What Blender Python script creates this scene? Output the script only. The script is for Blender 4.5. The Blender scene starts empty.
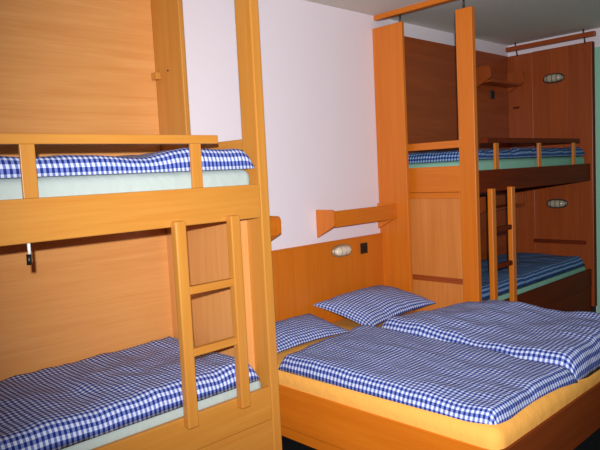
import bpy, bmesh, math, random
from mathutils import Vector, Matrix, noise
random.seed(7)
scene = bpy.context.scene
C = bpy.context.collection

# ---------------------------------------------------------------- camera
cam_d = bpy.data.cameras.new('camera'); cam = bpy.data.objects.new('camera', cam_d); C.objects.link(cam)
cam_d.sensor_width = 36; cam_d.lens = 616.86 * 36 / 600; cam_d.clip_start = 0.05
CP = Vector((-1.96472, -3.14892, 1.47381))
FW = Vector((.691323, .717814, -.082552)); RT = Vector((.716501, -.695798, -.049912)); UP = Vector((.093267, .024643, .995336))
m = Matrix(((RT.x, UP.x, -FW.x, CP.x), (RT.y, UP.y, -FW.y, CP.y), (RT.z, UP.z, -FW.z, CP.z), (0, 0, 0, 1)))
cam.matrix_world = m
scene.camera = cam

# ---------------------------------------------------------------- light
world = bpy.data.worlds.new('world'); scene.world = world; world.use_nodes = True
bg = world.node_tree.nodes['Background']; bg.inputs[0].default_value = (.9, .95, 1, 1); bg.inputs[1].default_value = .01

def lamp(name, kind, loc, energy, color=(1, 1, 1), size=.05):
    l = bpy.data.lights.new(name, kind); l.energy = energy; l.color = color
    l.shadow_soft_size = size
    o = bpy.data.objects.new(name, l); o.location = loc; C.objects.link(o); return o
FLASH = 785
fl = lamp('camera_flash', 'SPOT', Vector((CP.x - .10, CP.y - .12, 1.615)), FLASH, (1, .985, .985), .02)
fl.data.spot_size = math.radians(86); fl.data.spot_blend = 1.0
aim = FW * math.cos(.12) + RT * math.sin(.12) + UP * .03
fl.rotation_euler = aim.to_track_quat('-Z', 'Y').to_euler()
scene.view_settings.view_transform = 'Standard'; scene.view_settings.look = 'None'
scene.view_settings.exposure = 0; scene.view_settings.gamma = 1; scene.view_settings.use_curve_mapping = False

# ---------------------------------------------------------------- materials
def lin(r, g, b):
    f = lambda c: (c / 255 / 12.92) if c / 255 < .04045 else ((c / 255 + .055) / 1.055) ** 2.4
    return (f(r), f(g), f(b), 1)
def base_mat(name, col, rough=.6, metal=0, spec=.5):
    mt = bpy.data.materials.new(name); mt.use_nodes = True
    b = mt.node_tree.nodes['Principled BSDF']
    b.inputs['Base Color'].default_value = col; b.inputs['Roughness'].default_value = rough
    b.inputs['Metallic'].default_value = metal; b.inputs['Specular IOR Level'].default_value = spec
    return mt, mt.node_tree, b
def N(nt, t, **k):
    n = nt.nodes.new(t)
    for a, v in k.items(): setattr(n, a, v)
    return n
def wood(name, c1, c2, axis, rough=.38, scale=1.0, contrast=1.0, spec=.5):
    """lacquered beech; the grain runs along one object axis"""
    mt, nt, b = base_mat(name, c1, rough, spec=spec)
    tc = N(nt, 'ShaderNodeTexCoord'); oi = N(nt, 'ShaderNodeObjectInfo')
    ad = N(nt, 'ShaderNodeVectorMath', operation='ADD')
    mu = N(nt, 'ShaderNodeVectorMath', operation='SCALE'); mu.inputs['Scale'].default_value = 7.3
    cx = N(nt, 'ShaderNodeCombineXYZ')
    for i in range(3): nt.links.new(oi.outputs['Random'], cx.inputs[i])
    nt.links.new(cx.outputs[0], mu.inputs[0])
    nt.links.new(tc.outputs['Object'], ad.inputs[0]); nt.links.new(mu.outputs[0], ad.inputs[1])
    mp = N(nt, 'ShaderNodeMapping'); s = [95 * scale] * 3; s['XYZ'.index(axis)] = 2.6 * scale; mp.inputs['Scale'].default_value = s
    nt.links.new(ad.outputs[0], mp.inputs[0])
    n1 = N(nt, 'ShaderNodeTexNoise'); n1.inputs['Scale'].default_value = 1; n1.inputs['Detail'].default_value = 4; n1.inputs['Roughness'].default_value = .65
    nt.links.new(mp.outputs[0], n1.inputs['Vector'])
    mp2 = N(nt, 'ShaderNodeMapping'); s = [14 * scale] * 3; s['XYZ'.index(axis)] = .8 * scale; mp2.inputs['Scale'].default_value = s
    nt.links.new(ad.outputs[0], mp2.inputs[0])
    n2 = N(nt, 'ShaderNodeTexNoise'); n2.inputs['Scale'].default_value = 1; n2.inputs['Detail'].default_value = 2; n2.inputs['Distortion'].default_value = 1.2
    nt.links.new(mp2.outputs[0], n2.inputs['Vector'])
    mx = N(nt, 'ShaderNodeMath', operation='ADD'); nt.links.new(n1.outputs[0], mx.inputs[0]); nt.links.new(n2.outputs[0], mx.inputs[1])
    r = N(nt, 'ShaderNodeMapRange'); r.inputs['From Min'].default_value = 1 - .3 / contrast; r.inputs['From Max'].default_value = 1 + .3 / contrast
    nt.links.new(mx.outputs[0], r.inputs[0])
    mix = N(nt, 'ShaderNodeMix', data_type='RGBA'); mix.inputs[6].default_value = c2; mix.inputs[7].default_value = c1
    nt.links.new(r.outputs[0], mix.inputs[0]); nt.links.new(mix.outputs[2], b.inputs['Base Color'])
    bp_ = N(nt, 'ShaderNodeBump'); bp_.inputs['Strength'].default_value = .04; bp_.inputs['Distance'].default_value = .002
    nt.links.new(n1.outputs[0], bp_.inputs['Height']); nt.links.new(bp_.outputs[0], b.inputs['Normal'])
    return mt
BA, BB = lin(195, 135, 58), lin(183, 117, 43)          # solid beech
HA, HB = lin(215, 120, 28), lin(199, 104, 18)          # redder honey beech of the middle of the room
PA, PB = lin(221, 158, 93), lin(205, 136, 73)          # veneered panels
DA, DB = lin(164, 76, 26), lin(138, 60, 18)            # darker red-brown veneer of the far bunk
W = {a: wood('beech_' + a, BA, BB, a, contrast=.8) for a in 'XYZ'}
H = {a: wood('honey_beech_' + a, HA, HB, a, contrast=.8) for a in 'XYZ'}
Q = {a: wood('panel_beech_' + a, lin(214, 136, 66), lin(198, 118, 50), a, scale=.8) for a in 'XYZ'}
F = {a: wood('shaded_foot_beech_' + a, lin(132, 62, 24), lin(116, 52, 18), a, rough=.65, spec=.12) for a in 'XYZ'}  # footboard beech with the flash's grazing falloff put into its colour
K = {a: wood('shaded_brown_beech_' + a, lin(112, 40, 12), lin(92, 32, 8), a, rough=.65, spec=.12) for a in 'XYZ'}  # beech of the far rails, dim grazing light put into the brown
P = {a: wood('beech_panel_' + a, PA, PB, a, rough=.34, scale=1.1, contrast=.75) for a in 'XYZ'}
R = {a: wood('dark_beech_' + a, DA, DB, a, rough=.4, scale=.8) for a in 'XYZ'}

def plaster(name, col, sc=90, bump=.12):
    mt, nt, b = base_mat(name, col, .85, spec=.2)
    tc = N(nt, 'ShaderNodeTexCoord'); n = N(nt, 'ShaderNodeTexNoise'); n.inputs['Scale'].default_value = sc; n.inputs['Detail'].default_value = 3
    nt.links.new(tc.outputs['Object'], n.inputs['Vector'])
    bp_ = N(nt, 'ShaderNodeBump'); bp_.inputs['Strength'].default_value = bump; bp_.inputs['Distance'].default_value = .004
    nt.links.new(n.outputs[0], bp_.inputs['Height']); nt.links.new(bp_.outputs[0], b.inputs['Normal'])
    return mt
M_wall = plaster('white_plaster', lin(232, 222, 230))
M_dim = plaster('dark_low_bounce_wall', lin(96, 74, 58))  # for unseen walls, made dark to weaken bounced flash light
M_ceil = plaster('ceiling_paint', lin(214, 211, 202), 60)
M_green = plaster('pale_green_paint', lin(150, 205, 178))
M_carpet = plaster('dark_carpet', lin(15, 16, 20), 300, .6)
M_black = base_mat('black_plastic', lin(22, 20, 24), .4)[0]
M_plinth = base_mat('black_plinth', lin(16, 12, 10), .6)[0]
M_metal = base_mat('grey_metal', lin(84, 84, 78), .45, .7)[0]
M_rod = base_mat('dark_metal_rod', lin(70, 72, 66), .45, .6)[0]
M_white = base_mat('white_plastic', lin(236, 232, 228), .4)[0]
M_glass = base_mat('shaded_lamp_glass', lin(176, 166, 146), .12)[0]  # far lamps' glass, their dimmer light put into a darker colour

M_glass2 = base_mat('bright_lamp_glass', lin(226, 214, 192), .1)[0]  # same glass made paler for the brightly lit near lamp
M_brass = base_mat('pale_brushed_metal', lin(190, 172, 140), .4, .6)[0]
def cloth(name, col, rough=.9):
    mt, nt, b = base_mat(name, col, rough, spec=.2)
    tc = N(nt, 'ShaderNodeTexCoord'); n = N(nt, 'ShaderNodeTexNoise'); n.inputs['Scale'].default_value = 14; n.inputs['Detail'].default_value = 4
    nt.links.new(tc.outputs['Object'], n.inputs['Vector'])
    bp_ = N(nt, 'ShaderNodeBump'); bp_.inputs['Strength'].default_value = .3; bp_.inputs['Distance'].default_value = .02
    nt.links.new(n.outputs[0], bp_.inputs['Height']); nt.links.new(bp_.outputs[0], b.inputs['Normal'])
    return mt
M_mint = cloth('mint_sheet', lin(172, 184, 180))
M_mint_cast = cloth('green_tinted_mint_sheet', lin(134, 184, 164))  # mint sheet with a green light cast put into its colour
M_yellow = cloth('yellow_sheet', lin(240, 174, 84))

def gingham(name, cols, period=(.0218, .0252)):
    mt, nt, b = base_mat(name, (1, 1, 1, 1), .88, spec=.15)
    uv = N(nt, 'ShaderNodeUVMap'); sp = N(nt, 'ShaderNodeSeparateXYZ'); nt.links.new(uv.outputs[0], sp.inputs[0])
    st = []
    for i in (0, 1):
        a = N(nt, 'ShaderNodeMath', operation='DIVIDE'); a.inputs[1].default_value = period[i]; nt.links.new(sp.outputs[i], a.inputs[0])
        f = N(nt, 'ShaderNodeMath', operation='FRACT'); nt.links.new(a.outputs[0], f.inputs[0])
        g = N(nt, 'ShaderNodeMath', operation='GREATER_THAN'); g.inputs[1].default_value = .5; nt.links.new(f.outputs[0], g.inputs[0]); st.append(g)
    s = N(nt, 'ShaderNodeMath', operation='ADD'); nt.links.new(st[0].outputs[0], s.inputs[0]); nt.links.new(st[1].outputs[0], s.inputs[1])
    h = N(nt, 'ShaderNodeMath', operation='MULTIPLY'); h.inputs[1].default_value = .5; nt.links.new(s.outputs[0], h.inputs[0])
    cr = N(nt, 'ShaderNodeValToRGB'); cr.color_ramp.interpolation = 'CONSTANT'
    e = cr.color_ramp.elements; e[0].position = 0; e[0].color = lin(*cols[0]); e[1].position = .25; e[1].color = lin(*cols[1])
    x = e.new(.75); x.color = lin(*cols[2])
    nt.links.new(h.outputs[0], cr.inputs[0]); nt.links.new(cr.outputs[0], b.inputs['Base Color'])
    tc = N(nt, 'ShaderNodeTexCoord'); n = N(nt, 'ShaderNodeTexNoise'); n.inputs['Scale'].default_value = 9; n.inputs['Detail'].default_value = 4
    nt.links.new(tc.outputs['Object'], n.inputs['Vector'])
    bp_ = N(nt, 'ShaderNodeBump'); bp_.inputs['Strength'].default_value = .35; bp_.inputs['Distance'].default_value = .03
    nt.links.new(n.outputs[0], bp_.inputs['Height']); nt.links.new(bp_.outputs[0], b.inputs['Normal'])
    return mt
M_ging = gingham('blue_gingham', ((208, 216, 236), (112, 128, 192), (30, 45, 116)))
M_dusk = gingham('dimmed_blue_gingham', ((150, 182, 206), (62, 96, 160), (18, 36, 92)))  # same gingham, dim light of the far bunk put into its colours

# ---------------------------------------------------------------- helpers
def tag(o, label=None, cat=None, group=None, kind=None):
    for k, v in (('label', label), ('category', cat), ('group', group), ('kind', kind)):
        if v: o[k] = v
    return o
def empty(name, loc, label, cat, group=None):
    o = bpy.data.objects.new(name, None); o.location = loc; C.objects.link(o); o.empty_display_size = .1
    return tag(o, label, cat, group)
def wloc(o):
    v = Vector((0, 0, 0))
    while o: v += o.location; o = o.parent
    return v
def link(name, bm, mat, centre, parent=None, smooth=False):
    me = bpy.data.meshes.new(name); bmesh.ops.recalc_face_normals(bm, faces=bm.faces); bm.to_mesh(me); bm.free()
    o = bpy.data.objects.new(name, me); C.objects.link(o)
    for mm in (mat if isinstance(mat, list) else [mat]): me.materials.append(mm)
    if smooth:
        for p in me.polygons: p.use_smooth = True
    c = Vector(centre)
    if parent: o.parent = parent; o.location = c - wloc(parent)
    else: o.location = c
    return o
def box(name, x, y, z, mat, parent=None, bev=.003, seg=2):
    c = Vector(((x[0] + x[1]) / 2, (y[0] + y[1]) / 2, (z[0] + z[1]) / 2))
    d = Vector((abs(x[1] - x[0]), abs(y[1] - y[0]), abs(z[1] - z[0])))
    bm = bmesh.new(); bmesh.ops.create_cube(bm, size=1); bmesh.ops.scale(bm, vec=d, verts=bm.verts)
    if bev: bmesh.ops.bevel(bm, geom=bm.edges[:], offset=min(bev, min(d) * .4), segments=seg, affect='EDGES', profile=.5)
    return link(name, bm, mat, c, parent)
def prism_x(name, x, poly, mat, parent=None, bev=.003):
    """polygon in (y, z) extruded along x"""
    cy = sum(p[0] for p in poly) / len(poly); cz = sum(p[1] for p in poly) / len(poly); cx = (x[0] + x[1]) / 2
    bm = bmesh.new()
    a = [bm.verts.new((x[0] - cx, p[0] - cy, p[1] - cz)) for p in poly]
    b = [bm.verts.new((x[1] - cx, p[0] - cy, p[1] - cz)) for p in poly]
    bm.faces.new(a); bm.faces.new(b[::-1])
    for i in range(len(poly)):
        j = (i + 1) % len(poly); bm.faces.new((a[i], b[i], b[j], a[j]))
    if bev: bmesh.ops.bevel(bm, geom=bm.edges[:], offset=bev, segments=2, affect='EDGES', profile=.5)
    return link(name, bm, mat, (cx, cy, cz), parent)
def cyl(name, p0, p1, r, mat, parent=None, r2=None, seg=16):
    p0 = Vector(p0); p1 = Vector(p1); d = p1 - p0
    bm = bmesh.new(); bmesh.ops.create_cone(bm, cap_ends=True, segments=seg, radius1=r, radius2=r if r2 is None else r2, depth=d.length)
    bmesh.ops.rotate(bm, verts=bm.verts, matrix=d.to_track_quat('Z', 'Y').to_matrix())
    o = link(name, bm, mat, (p0 + p1) / 2, parent)
    for p in o.data.polygons:
        if len(p.vertices) == 4: p.use_smooth = True
    return o
def structure(o): o['kind'] = 'structure'; return o

def puff(name, q, T, mat, Rr=.06, step=.022, wr=.01, seed=0, under=0.0, relief=None, edge=None, parent=None, uvrot=0, pinch=0, freq=5, corner=(0, 0, 0, 0)):
    """soft stuffed slab over the quad q = back-left, back-right, front-right, front-left; UVs in metres along the cloth"""
    q = [Vector(v) for v in q]
    Wd = ((q[1] - q[0]).length + (q[2] - q[3]).length) / 2; Ln = ((q[3] - q[0]).length + (q[2] - q[1]).length) / 2
    rim = math.pi * Rr / 2
    def axis(L):
        tot = L - 2 * Rr + 2 * rim; n = max(8, int(tot / step)); out = []
        for i in range(n + 1):
            a = tot * i / n
            if a < rim: th = a / Rr; pos, g = Rr - Rr * math.cos(th), math.sin(th)
            elif a > tot - rim: th = (tot - a) / Rr; pos, g = L - Rr + Rr * math.cos(th), math.sin(th)
            else: pos, g = a - rim + Rr, 1
            out.append((pos / L, g, a))
        return out
    A, B = axis(Wd), axis(Ln); nx, ny = len(A), len(B)
    cen = (q[0] + q[1] + q[2] + q[3]) / 4; off = Vector((seed * 3.17, seed * 1.9, seed * .7))
    bm = bmesh.new(); uvl = bm.loops.layers.uv.new('UVMap'); top = {}; bot = {}; uvs = {}
    for i, (s, gs, a) in enumerate(A):
        for j, (t, gt, b) in enumerate(B):
            p = q[0].lerp(q[1], s).lerp(q[3].lerp(q[2], s), t)
            g = gs * gt
            cs = max(0, 1 - min(s, 1 - s) * Wd / .16); ct = max(0, 1 - min(t, 1 - t) * Ln / .16)   # rounded corners
            if not pinch:
                inn = (q[1] - q[0]).normalized() * (1 if s < .5 else -1) + (q[3] - q[0]).normalized() * (1 if t < .5 else -1)
                p = p + inn * (corner[(0 if t < .5 else 3) if s < .5 else (1 if t < .5 else 2)] * (cs * ct) ** 1.5)
            if edge:
                e = edge(s, t); p = p + Vector(e)
            if pinch:   # pillow: sides pulled in between the corners, thick in the middle
                p = p + (q[1] - q[0]).normalized() * (pinch * (1 if s < .5 else -1) * math.sin(math.pi * t) * abs(2 * s - 1) ** 3)
                p = p + (q[3] - q[0]).normalized() * (pinch * (1 if t < .5 else -1) * math.sin(math.pi * s) * abs(2 * t - 1) ** 3)
                th = T * (max(0, math.sin(math.pi * s)) * max(0, math.sin(math.pi * t))) ** .42
            else: th = T * g
            v = Vector((p.x, p.y, 0)) * freq + off
            w = noise.noise(v) * 1.0 + .5 * noise.noise(v * 2.3) + .45 * (1 - abs(noise.noise(Vector((v.x * 1.6, v.y * .7, 3.3)))) * 2.2)
            z = p.z + th + wr * w * min(1, g * 1.2) + (relief(s, t) * g if relief else 0)
            k = (i, j)
            top[k] = bm.verts.new(Vector((p.x, p.y, z)) - cen); uvs[k] = (a, b)
            rimv = i in (0, nx - 1) or j in (0, ny - 1)
            bot[k] = top[k] if rimv else bm.verts.new(Vector((p.x, p.y, p.z + under * g)) - cen)
    for i in range(nx - 1):
        for j in range(ny - 1):
            ks = [(i, j), (i + 1, j), (i + 1, j + 1), (i, j + 1)]
            for dct, rev in ((top, False), (bot, True)):
                kk = ks[::-1] if rev else ks
                try: f = bm.faces.new([dct[k] for k in kk])
                except ValueError: continue
                for l, k in zip(f.loops, kk):
                    u, v = uvs[k]; l[uvl].uv = (u * math.cos(uvrot) - v * math.sin(uvrot), u * math.sin(uvrot) + v * math.cos(uvrot))
    return link(name, bm, mat, cen, parent, smooth=True)

# ---------------------------------------------------------------- room
FZ, CZ = -.10, 2.693
XL, XR, YF = -3.4, 4.20, -7.5  # unseen front wall set far back to weaken bounce
structure(box('floor', (XL - .1, XR + .1), (YF - .1, .1), (FZ - .1, FZ), M_carpet, bev=0))
structure(box('ceiling', (XL - .1, XR + .1), (YF - .1, .1), (CZ, CZ + .1), M_ceil, bev=0))
structure(box('wall_back', (XL, XR), (0, .1), (FZ, CZ), M_wall, bev=0))
structure(box('wall_right', (XR, XR + .1), (YF, .1), (FZ, CZ), M_wall, bev=0))
structure(box('wall_left', (XL - .1, XL), (YF, .1), (FZ, CZ), M_dim, bev=0))
structure(box('wall_front', (XL, XR), (YF - .1, YF), (FZ, CZ), M_dim, bev=0))
structure(box('trim_1', (XR - .008, XR), (YF, -.868), (FZ, 2.52), M_green, bev=.002))

# ---------------------------------------------------------------- bunk beds
D = -.84
def bunk(right):
    if right:
        lab = 'beech bunk bed in the far corner with brown panels and its ladder'
        X0, X1 = 2.045, 4.13                       # near end, far end
        px0, px1 = 2.035, 2.080; wx0, wx1 = 1.966, 1.998; wd = .287; pw = .134
        rx0, rx1 = 2.080, 4.142; gx0, gx1 = 2.21, 3.90; gp = [2.35, 3.07, 3.77]; lad = (2.185, 2.54); bpan = (1.998, 4.142)
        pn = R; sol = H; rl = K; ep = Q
    else:
        lab = 'light beech bunk bed on the left with ladder and tall end post'
        X0, X1 = .055, -2.1
        px0, px1 = 0, .056; wx0, wx1 = -.036, -.006; wd = .29; pw = .12
        rx0, rx1 = -2.1, 0; gx0, gx1 = -1.98, -.235; gp = [-1.82, -1.0975, -.3615]; lad = (-.521, -.166); bpan = (-2.1, -.037)
        pn = P; sol = W; rl = W; ep = P
    e = empty('bunk_bed', ((px0 + px1) / 2, -.42, FZ), lab, 'bunk bed')
    box('post', (px0, px1), (D, D + pw), (FZ, 2.589), sol['Z'], e, .006)
    box('wall_post', (wx0, wx1), (-wd, 0), (FZ, 2.589), sol['Z'], e, .005)
    # rails
    box('upper_rail', (rx0, rx1), (D, D + .028), (1.27, 1.434), rl['X'], e, .005)
    box('lower_rail', (rx0, rx1), (D, D + .028), (.2475, .418), rl['X'], e, .005)
    box('base_panel', (rx0, rx1), (D + .004, D + .024), (.0, .2455), rl['X'], e, .002)
    box('plinth', (rx0, rx1), (D + .05, D + .07), (FZ, .0), M_plinth, e, 0)
    box('slatted_base', (rx0 + .02, rx1 - .02), (D + .03, -.02), (1.275, 1.293), pn['X'], e, 0)
    box('slatted_base', (rx0 + .02, rx1 - .02), (D + .03, -.02), (.25, .27), pn['X'], e, 0)
    # guard rail with short posts
    g = box('guard_rail', (gx0, gx1), (D, D + .055), (1.631, 1.67), rl['X'], e, .004)
    for x in gp: box('guard_post', (x - .027, x + .027), (D, D + .016), (1.434, 1.631), sol['Z'], e, .0015)
    # end of the bunk nearest the double bed
    ex = (2.042, 2.067) if right else (.012, .037)
    ya, yb = -.03, D + pw
    box('end_guard', (ex[0] - .004, ex[1] + .006), (yb, ya), (1.607, 1.662), sol['Y'], e, .004)
    box('end_board', ex, (yb, ya), (1.282, 1.476), sol['Y'], e, .003)
    if right:
        box('end_batten', (ex[0] - .006, ex[1]), (yb, ya), (1.236, 1.28), sol['Y'], e, .003)
        box('end_panel', (ex[0] + .004, ex[1] + .004), (yb, ya), (.632, 1.236), ep['Z'], e, .001)
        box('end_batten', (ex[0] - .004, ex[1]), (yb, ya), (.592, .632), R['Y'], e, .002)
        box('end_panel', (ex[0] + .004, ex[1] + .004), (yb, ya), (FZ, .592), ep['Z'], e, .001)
    else:
        box('end_panel', (-.040, .006), (yb - .001, -.024), (FZ, 1.255), P['Z'], e, .001)
    # back panels on the wall
    for z in ((1.44, 2.575), (.30, 1.262)):
        box('back_panel', bpan, (-.022, -.002), z, pn['X'], e, .002)
    # panels at the far head end
    if right:
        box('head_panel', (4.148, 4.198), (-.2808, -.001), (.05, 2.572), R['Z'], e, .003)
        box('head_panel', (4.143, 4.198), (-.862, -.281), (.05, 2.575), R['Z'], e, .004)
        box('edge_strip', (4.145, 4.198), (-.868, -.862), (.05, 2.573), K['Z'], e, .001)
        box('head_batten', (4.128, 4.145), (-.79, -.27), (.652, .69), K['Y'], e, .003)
        box('head_plinth', (4.15, 4.172), (-.867, -.001), (FZ, .05), M_plinth, e, 0)
        box('peg', (4.12, 4.147), (-.135, -.08), (2.03, 2.052), K['Y'], e, .002)
    else:
        box('head_panel', (-2.13, -2.105), (-.866, -.024), (FZ, 2.575), P['Z'], e, .004)
        box('peg', (-.068, -.036), (-.075, -.022), (2.045, 2.085), sol['Y'], e, .003)
        cyl('screw_hole', (-.039, -.15, 2.083), (-.035, -.15, 2.083), .0055, M_black, e)
    # rail under the ceiling that the posts are tied to
    cx = (wx0 + px1) / 2
    c = box('ceiling_rail', (cx - .035, cx + .015), (-.90, -.002), (2.655, CZ), H['Y'], e, .003)
    cyl('tie_rod', (cx, -.235, 2.587), (cx, -.235, 2.657), .007, M_rod, c)
    cyl('tie_rod', (cx + .005, D + .055, 2.587), (cx + .005, D + .055, 2.657), .007, M_rod, c)
    if right:
        c = box('ceiling_rail', (4.085, 4.14), (-.905, -.03), (2.612, 2.655), R['Y'], e, .003)
        for y in (-.125, -.80): cyl('tie_rod', (4.15, y, 2.56), (4.125, y, 2.63), .007, M_rod, c)
        for y in (-.125, -.80): cyl('tie_rod', (4.112, y, 2.65), (4.112, y, CZ), .007, M_rod, c)
    # ladder
    la = bpy.data.objects.new('ladder', None); C.objects.link(la); la.parent = e; la.location = Vector(((lad[0] + lad[1]) / 2, D - .02, .375)) - wloc(e)
    for x in (lad[0], lad[1] - .055): box('stile', (x, x + .055), (D - .042, D - .001), (.375, 1.296), sol['Z'], la, .006)
    for z in (.690, .968): box('rung', (lad[0] + .053, lad[1] - .053), (D - .038, D - .004), (z, z + .036), rl['X'], la, .004)
    if not right:
        h = cyl('hook', (-1.115, D + .02, 1.272), (-1.115, D + .02, 1.226), .006, M_white, e)
        cyl('hook_tip', (-1.118, D + .02, 1.228), (-1.12, D + .016, 1.188), .009, M_black, h)
    return e
bunk(False); bunk(True)

# mattresses and covers of the bunks
def mattress(x, y, z, mat, label, r=.045):
    o = box('mattress', x, y, z, mat, None, r, 5)
    for p in o.data.polygons: p.use_smooth = True
    return tag(o, label, 'mattress')
mattress((-2.0, -.012), (-.808, -.03), (1.294, 1.512), M_mint, 'mint-sheeted mattress on the upper level of the left bunk bed')
mattress((-2.0, -.012), (-.808, -.03), (.271, .462), M_mint, 'mint-sheeted mattress on the lower level of the left bunk bed')
mattress((2.085, 4.11), (-.808, -.03), (1.294, 1.512), M_mint_cast, 'mint-sheeted mattress on the upper level of the far corner bunk')
mattress((2.085, 4.11), (-.808, -.03), (.271, .462), M_mint_cast, 'mint-sheeted mattress on the lower level of the far corner bunk')

def duvet(q, T, label, seed, group=None, mat=None, **k):
    o = puff('duvet', q, T, mat or M_ging, seed=seed, **k); return tag(o, label, 'duvet', group)
sag = lambda s, t: -.022 * math.exp(-((s - .69) / .07) ** 2) + .012 * math.sin(s * 9)
duvet([(-1.97, -.03, 1.512), (-.02, -.03, 1.512), (.0, -.812, 1.512), (-1.97, -.812, 1.512)], .088,
      'blue gingham duvet behind the guard rail of the left upper bunk', 1, wr=.008, Rr=.05, relief=sag)
duvet([(-1.97, -.03, .455), (-.05, -.03, .455), (-.035, -.80, .452), (-1.97, -.80, .452)], .095,
      'blue gingham duvet on the left lower bunk behind the ladder', 2, wr=.013, Rr=.06, under=.014, relief=lambda s, t: .02 * (1 - t))
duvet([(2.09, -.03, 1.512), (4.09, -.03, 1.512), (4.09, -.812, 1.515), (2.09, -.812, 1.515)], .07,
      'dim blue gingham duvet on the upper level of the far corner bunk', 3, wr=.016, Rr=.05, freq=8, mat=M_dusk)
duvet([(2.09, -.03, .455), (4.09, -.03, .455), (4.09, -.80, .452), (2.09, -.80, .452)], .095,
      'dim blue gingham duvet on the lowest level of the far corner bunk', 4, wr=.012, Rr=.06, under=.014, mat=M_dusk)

# ---------------------------------------------------------------- wall panel behind the double bed
hb = empty('headboard', (1.02, -.01, FZ), 'honey beech headboard panel on the white wall behind the double bed', 'headboard')
box('panel', (.056, 1.9655), (-.02, -.001), (FZ, .952), H['Z'], hb, .001)
box('cap', (.056, 1.9655), (-.024, -.001), (.952, .963), H['X'], hb, .002)

# ---------------------------------------------------------------- double bed
db = empty('double_bed', (1.11, -.97, FZ), 'wide low beech double bed frame between the two bunk beds', 'bed')
bx0, bx1, byf = .2934, 1.955, -1.9246
box('side_board', (bx0, bx0 + .025), (byf + .001, -.03), (.042, .2842), H['Y'], db, .004)
box('side_board', (bx1 - .025, bx1), (byf + .001, -.03), (.042, .2842), H['Y'], db, .004)
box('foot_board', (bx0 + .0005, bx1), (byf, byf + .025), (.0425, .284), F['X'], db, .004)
box('bed_base', (bx0 + .02, bx1 - .02), (byf + .02, -.03), (.19, .215), H['Y'], db, 0)
for x in (bx0 + .03, bx1 - .06):
    box('under_rail', (x, x + .03), (byf + .25, -.03), (-.035, .026), H['Y'], db, .002)
for x in (bx0 + .06, 1.10, bx1 - .13):
    for y in (-1.6, -.2): box('leg', (x, x + .07), (y, y + .07), (FZ, .19), H['Z'], db, .004)
mattress((.30, 1.95), (byf + .012, -.03), (.216, .378), M_yellow, 'wide mattress in a yellow fitted sheet on the double bed frame', .07)

e1 = lambda s, t: (0, (.022 * math.sin(math.pi * s) * t ** 6), 0)
duvet([(.318, -.53, .35), (1.13, -.50, .378), (1.145, -1.905, .338), (.325, -1.895, .338)], .092,
      'blue gingham duvet nearest the viewer on the double bed', 5, wr=.010, Rr=.055, under=.042, corner=(0, 0, .0, .022), edge=e1)
duvet([(1.105, -.60, .385), (1.955, -.87, .385), (1.955, -1.905, .338), (1.115, -1.905, .336)], .12,
      'blue gingham duvet on the far half of the double bed', 6, wr=.014, Rr=.07, under=.042, corner=(.01, .03, .02, .012),
      relief=lambda s, t: .06 * s * min(1, .1 + 2.6 * t) + .016 * math.sin(2.6 * math.pi * t))

def pillow(q, T, label, seed):
    o = puff('pillow', q, T, M_ging, seed=seed, wr=.006, Rr=.04, pinch=.025, freq=7, step=.02)
    return tag(o, label, 'pillow')
pillow([(.36, -.04, .475), (1.08, -.04, .475), (1.13, -.385, .385), (.38, -.375, .388)], .055, 'flat blue gingham pillow partly hidden by the tall bunk post', 11)
pillow([(1.11, -.045, .53), (1.89, -.05, .54), (1.93, -.545, .455), (1.22, -.475, .395)], .09, 'plump blue gingham pillow in full view under the wall lamp', 12)

# ---------------------------------------------------------------- shelves on the wall
def plate(z0, z1, d, zf):
    pts = [(-.001, z0), (-.001, z1)]
    r = .03
    for k in range(6):
        a = math.pi / 2 * k / 5; pts.append((-(d - r) - r * math.sin(a), z1 - r + r * math.cos(a)))
    pts += [(-d, zf + .012), (-d + .012, zf)]
    return pts
def shelf(x0, x1, z0, z1, front, mat, label, y=0):
    e = empty('wall_shelf', ((x0 + x1) / 2, y, z0), label, 'shelf', None)
    pl = [(p[0] + y, p[1]) for p in plate(z0, z1, .178, z0 + .085)]
    prism_x('end_plate', (x0, x0 + .024), pl, mat['Z'], e); prism_x('end_plate', (x1 - .024, x1), pl, mat['Z'], e)
    if front:
        box('front_board', (x0 + .022, x1 - .022), (y - .174, y - .156), (z0 + .082, z1 - .010), mat['X'], e, .003)
        box('shelf_board', (x0 + .022, x1 - .022), (y - .16, y - .001), (z0 + .082, z0 + .1), mat['X'], e, 0)
    else:
        box('shelf_board', (x0 + .022, x1 - .022), (y - .165, y - .001), (z0 + .05, z0 + .07), mat['X'], e, .002)
    return e
shelf(.07, .728, 1.0, 1.207, True, H, 'beech wall shelf mostly hidden behind the tall bunk post')
shelf(1.232, 1.9655, 1.0, 1.207, True, H, 'beech wall shelf in full view above the headboard')
shelf(3.45, 4.14, 2.2, 2.40, False, R, 'dark small shelf high in the upper far corner bunk', -.023)
shelf(3.45, 4.14, .98, 1.18, False, R, 'dark small shelf in the lower level of the far corner bunk', -.023)

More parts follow.
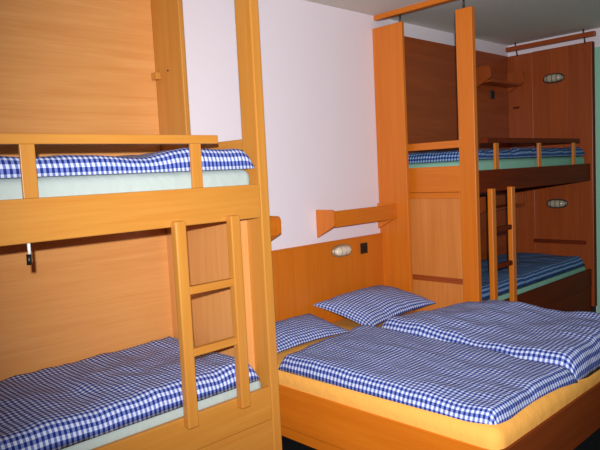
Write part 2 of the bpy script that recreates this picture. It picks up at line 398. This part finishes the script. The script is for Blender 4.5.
# ---------------------------------------------------------------- bulkhead lamps and sockets
def oval(bm, n, a, b, z):
    return [bm.verts.new((a * math.copysign(abs(math.cos(t)) ** .75, math.cos(t)), b * math.copysign(abs(math.sin(t)) ** .9, math.sin(t)), z)) for t in [2 * math.pi * i / n for i in range(n)]]
def loft(rings_spec, n=32):
    bm = bmesh.new(); rings = [oval(bm, n, *r) for r in rings_spec]
    for A, B in zip(rings, rings[1:]):
        for i in range(n): bm.faces.new((A[i], A[(i + 1) % n], B[(i + 1) % n], B[i]))
    bm.faces.new(rings[0][::-1]); bm.faces.new(rings[-1]); return bm
def bulkhead(loc, facing, label, glass=None, metal=None):
    e = empty('wall_lamp', loc, label, 'lamp', None)
    rot = Matrix(((1, 0, 0), (0, 0, -1), (0, 1, 0))) if facing == 'Y' else Matrix(((0, 0, -1), (-1, 0, 0), (0, 1, 0)))
    def add(name, spec, mat):
        bm = loft(spec); bmesh.ops.rotate(bm, verts=bm.verts, matrix=rot); return link(name, bm, mat, loc, e, smooth=True)
    a, b = .104, .047
    add('lamp_base', [(a, b, 0), (a, b, .014), (a * .95, b * .9, .018)], metal or M_metal)
    add('lamp_glass', [(a * .86, b * .8, .016), (a * .84, b * .78, .03), (a * .74, b * .66, .044), (a * .5, b * .42, .052), (a * .2, b * .15, .054)], glass or M_glass)
    for k in (-1, 0, 1):
        bm = bmesh.new(); pts = [Vector((k * a * .45, b * .95 * math.cos(t), .012 + .046 * math.sin(t))) for t in [math.pi * i / 10 for i in range(11)]]
        prev = None
        for p in pts:
            ring = [bm.verts.new(p + Vector((.0035 * math.cos(u), 0, .0035 * math.sin(u)))) for u in [2 * math.pi * i / 6 for i in range(6)]]
            if prev:
                for i in range(6): bm.faces.new((prev[i], prev[(i + 1) % 6], ring[(i + 1) % 6], ring[i]))
            prev = ring
        bmesh.ops.rotate(bm, verts=bm.verts, matrix=rot); link('lamp_guard_bar', bm, metal or M_metal, loc, e, smooth=True)
    return e
bulkhead((1.462, -.021, .882), 'Y', 'oval bulkhead lamp on the headboard above the pillows', M_glass2, M_brass)
bulkhead((4.142, -.50, 2.283), 'X', 'oval bulkhead lamp high on the end panel of the upper far bunk')
bulkhead((4.142, -.515, 1.052), 'X', 'oval bulkhead lamp on the end panel inside the lower far bunk')

def socket(loc, label):
    e = empty('wall_socket', loc, label, 'socket')
    x, y, z = loc
    box('cover_plate', (x - .04, x + .04), (y - .01, y), (z - .042, z + .042), M_black, e, .004)
    bm = bmesh.new(); bmesh.ops.create_cone(bm, cap_ends=True, segments=20, radius1=.024, radius2=.022, depth=.005)
    bmesh.ops.rotate(bm, verts=bm.verts, matrix=Matrix.Rotation(math.pi / 2, 3, 'X')); link('socket_insert', bm, M_plinth, (x, y - .0115, z), e)
socket((1.728, -.021, .868), 'black square socket on the headboard beside the wall lamp')
socket((3.80, -.023, 2.165), 'small black socket on the dark back panel under the high shelf')
